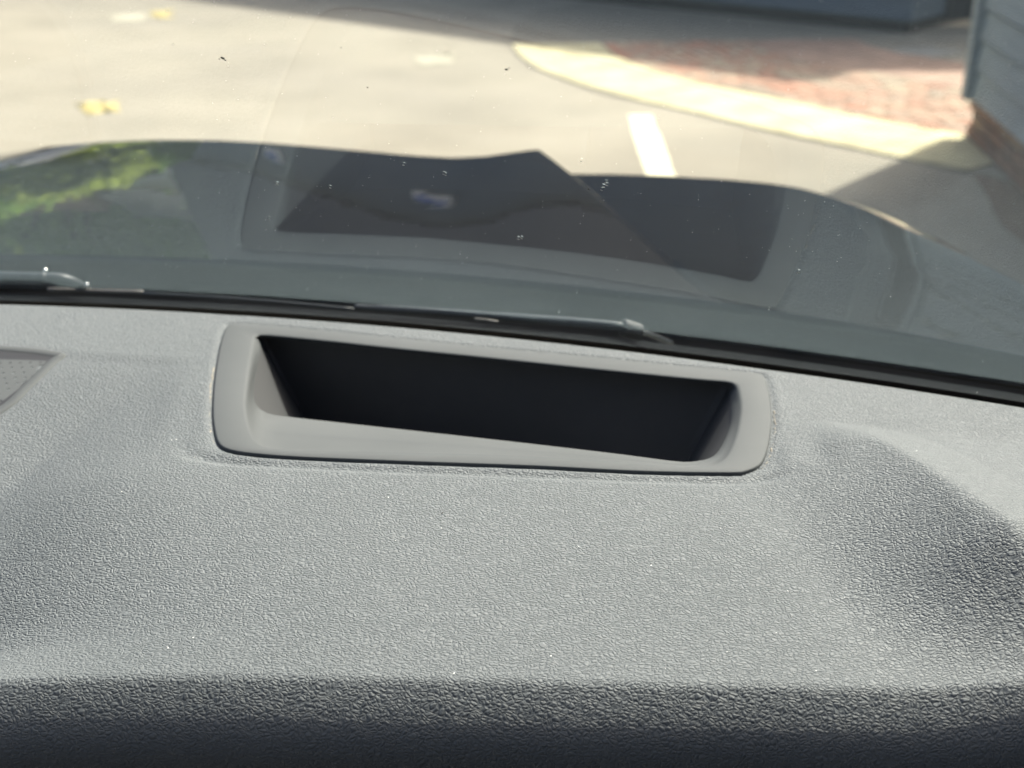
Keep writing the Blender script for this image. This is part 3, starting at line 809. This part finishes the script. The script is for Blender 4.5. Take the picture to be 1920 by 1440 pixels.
# roll over the front edge and down the nose
lastr = rowsB[-1]
for (o_, dz) in [(.012, -.004), (.024, -.013), (.034, -.03), (.042, -.06), (.055, -.16), (.07, -.45), (.04, -.80), (.0, -.93)]:
    row = []
    for i, p in enumerate(lastr):
        t = (lastr[min(i+1, len(lastr)-1)]-lastr[max(i-1, 0)]); n2 = Vector((-t.y, t.x, 0))
        n2 = n2.normalized() if n2.length > 1e-9 else Vector((0, 1, 0))
        row.append(Vector((p.x+n2.x*o_, p.y+n2.y*o_, p.z+dz)))
    rowsB.append(row)
vs, fs = grid(rowsB)
bon = mesh('bonnet', vs, fs, M['paint'], van, True); bon['label'] = 'glossy dark bonnet with a raised crease, mirroring trees and houses'
# rear flange of the bonnet
vs, fs = grid([rowsB[0], [p+Vector((0, -.004, -.006)) for p in rowsB[0]], [p+Vector((0, .006, -.04)) for p in rowsB[0]]])
mesh('bonnet_edge', vs, fs, M['paint'], bon, True)

# ---------------- cowl
rowsC = []
for (f_, z) in [(.078, D0-.075), (.080, D0-.046), (.084, D0-.040), (.10, D0-.043), (.125, D0-.054), (.16, D0-.066), (.185, D0-.069), (.204, D0-.066), (.214, D0-.075), (.225, D0-.11)]:
    rowsC.append([Vector((x, float(ybase(x))+f_, z)) for x in np.linspace(XC-.85, XC+.85, 80)])
vs, fs = grid(rowsC); cowl = mesh('cowl', vs, fs, M['cowl'], van, True); cowl['label'] = 'black plastic scuttle panel below the windscreen'

# ---------------- wipers
wp = empty('wiper', (0, 0, 0)); wp.parent = van; wp['label'] = 'windscreen wiper parked across the foot of the glass'
UPg = Vector((0, math.sin(PHI), math.cos(PHI)))
def gl_pts(pix, off, n=6): return [onglass(u, v, off) for u, v in catmull(pix, n, False)]
blade = gl_pts([(664, 576), (700, 579), (800, 585), (950, 595), (1080, 604), (1168, 612)], .012)
tube('blade', blade, [.0016]+[.0028]*6+[.0033]*(len(blade)-9)+[.003, .0026], M['wiper'], wp, 10, flat=.8, up=UPg)
pv = gl_pts([(1166, 613), (1182, 618), (1200, 624)], .012); tube('pivot', pv, [.0035]+[.0052]*(len(pv)-2)+[.003], M['trim'], wp, 10, up=UPg)
arm = gl_pts([(1196, 620), (1225, 630), (1262, 645)], .014); tube('arm', arm, [.0024]*(len(arm)-1)+[.0006], M['metal'], wp, 8, flat=.6, up=UPg)
sp_ = gl_pts([(890, 598), (912, 600), (934, 604)], .0065); tube('worn_spacer', sp_, .0008, M['wiperpale'], wp, 6, up=UPg)
w2 = empty('wiper', (0, 0, 0)); w2.parent = van; w2['label'] = 'second wiper with a thick tapered arm'
a2 = gl_pts([(-260, 515), (-100, 518), (40, 521), (88, 522)], .016); tube('arm', a2, .005, M['wiper'], w2, 12, flat=.75, up=UPg)
a3 = gl_pts([(90, 522), (120, 525), (148, 533), (168, 541)], .016); tube('arm_end', a3, [.0052]*6+list(np.linspace(.0052, .0016, len(a3)-6)), M['wiper'], w2, 12, flat=.75, up=UPg)
b2 = gl_pts([(90, 543), (268, 548)], .012); tube('blade', b2, .0014, M['wiperpale'], w2, 8, up=UPg)
b3 = gl_pts([(268, 550), (480, 563), (664, 580)], .008); tube('rubber', b3, .0011, M['wiper'], w2, 8, up=UPg)
for u, v in ((85, 507), (163, 534)):
    p = onglass(u, v, .016); bm = bmesh.new(); bmesh.ops.create_uvsphere(bm, u_segments=10, v_segments=6, radius=.0016, matrix=Matrix.Translation(p)); bm_obj('rivet', bm, M['metal'], w2, True)

# ---------------- instrument panel under the hood
ip = box('instrument_panel', -.20, .17, .385, .391, D0-.25, D0-.075, M['trim'], van); ip['label'] = 'black instrument panel under the dashboard hood'
nd = [ony(340, 1446, .362), ony(352, 1434, .362)]; tube('needle', nd, .0007, M['frame_white'], ip, 6, up=Vector((0, 1, 0)))

# ---------------- cabin shell (closes the space round the dashboard)
top = [gpt(x, 1.05) for x in GX]
yr = -1.3
vs, fs = grid([top, [Vector((p.x, -.35, p.z+.05)) for p in top], [Vector((p.x, yr, p.z+.06)) for p in top]])
mesh('roof', vs, fs, M['cabin'], van, True)
for sx in (-1, 1):
    xs = XC+sx*.86
    pil = [gpt(xs, t) for t in np.linspace(-.05, 1.05, 12)]
    tube('pillar', pil, .045, M['cabin'], van, 10, up=Vector((1, 0, 0)))
    zt = top[0].z
    box('door', xs+sx*.02-.02, xs+sx*.02+.02, yr, .45, .45, 1.22, M['cabin'], van)
    box('door_frame', xs+sx*.02-.02, xs+sx*.02+.02, yr, yr+.55, 1.22, zt+.05, M['cabin'], van)
    wn = mesh('door_window', [(xs+sx*.02, yr+.55, 1.22), (xs+sx*.02, .45, 1.22), (xs+sx*.02, pil[-1].y, zt+.05), (xs+sx*.02, yr+.55, zt+.05)], [(0, 1, 2, 3)], M['sideglass'], van)
box('bulkhead', XC-.88, XC+.88, yr-.03, yr-.005, .45, top[0].z+.1, M['cabin'], van)
box('cabin_floor', XC-.88, XC+.88, yr, .70, .42, .46, M['cabin'], van)
box('firewall', XC-.80, XC+.80, .40, .42, .46, D0-.09, M['trim'], van)
for sx in (-1, 1):
    wh = empty('wheel', (XC+sx*.80, .85, .33)); wh.parent = van
    tube('tyre', [(-.11, 0, 0), (-.1, 0, 0), (.1, 0, 0), (.11, 0, 0)], [.29, .33, .33, .29], M['rubber'], wh, 28)
    tube('rim', [(sx*.08, 0, 0), (sx*.115, 0, 0)], [.2, .18], M['metal'], wh, 20)
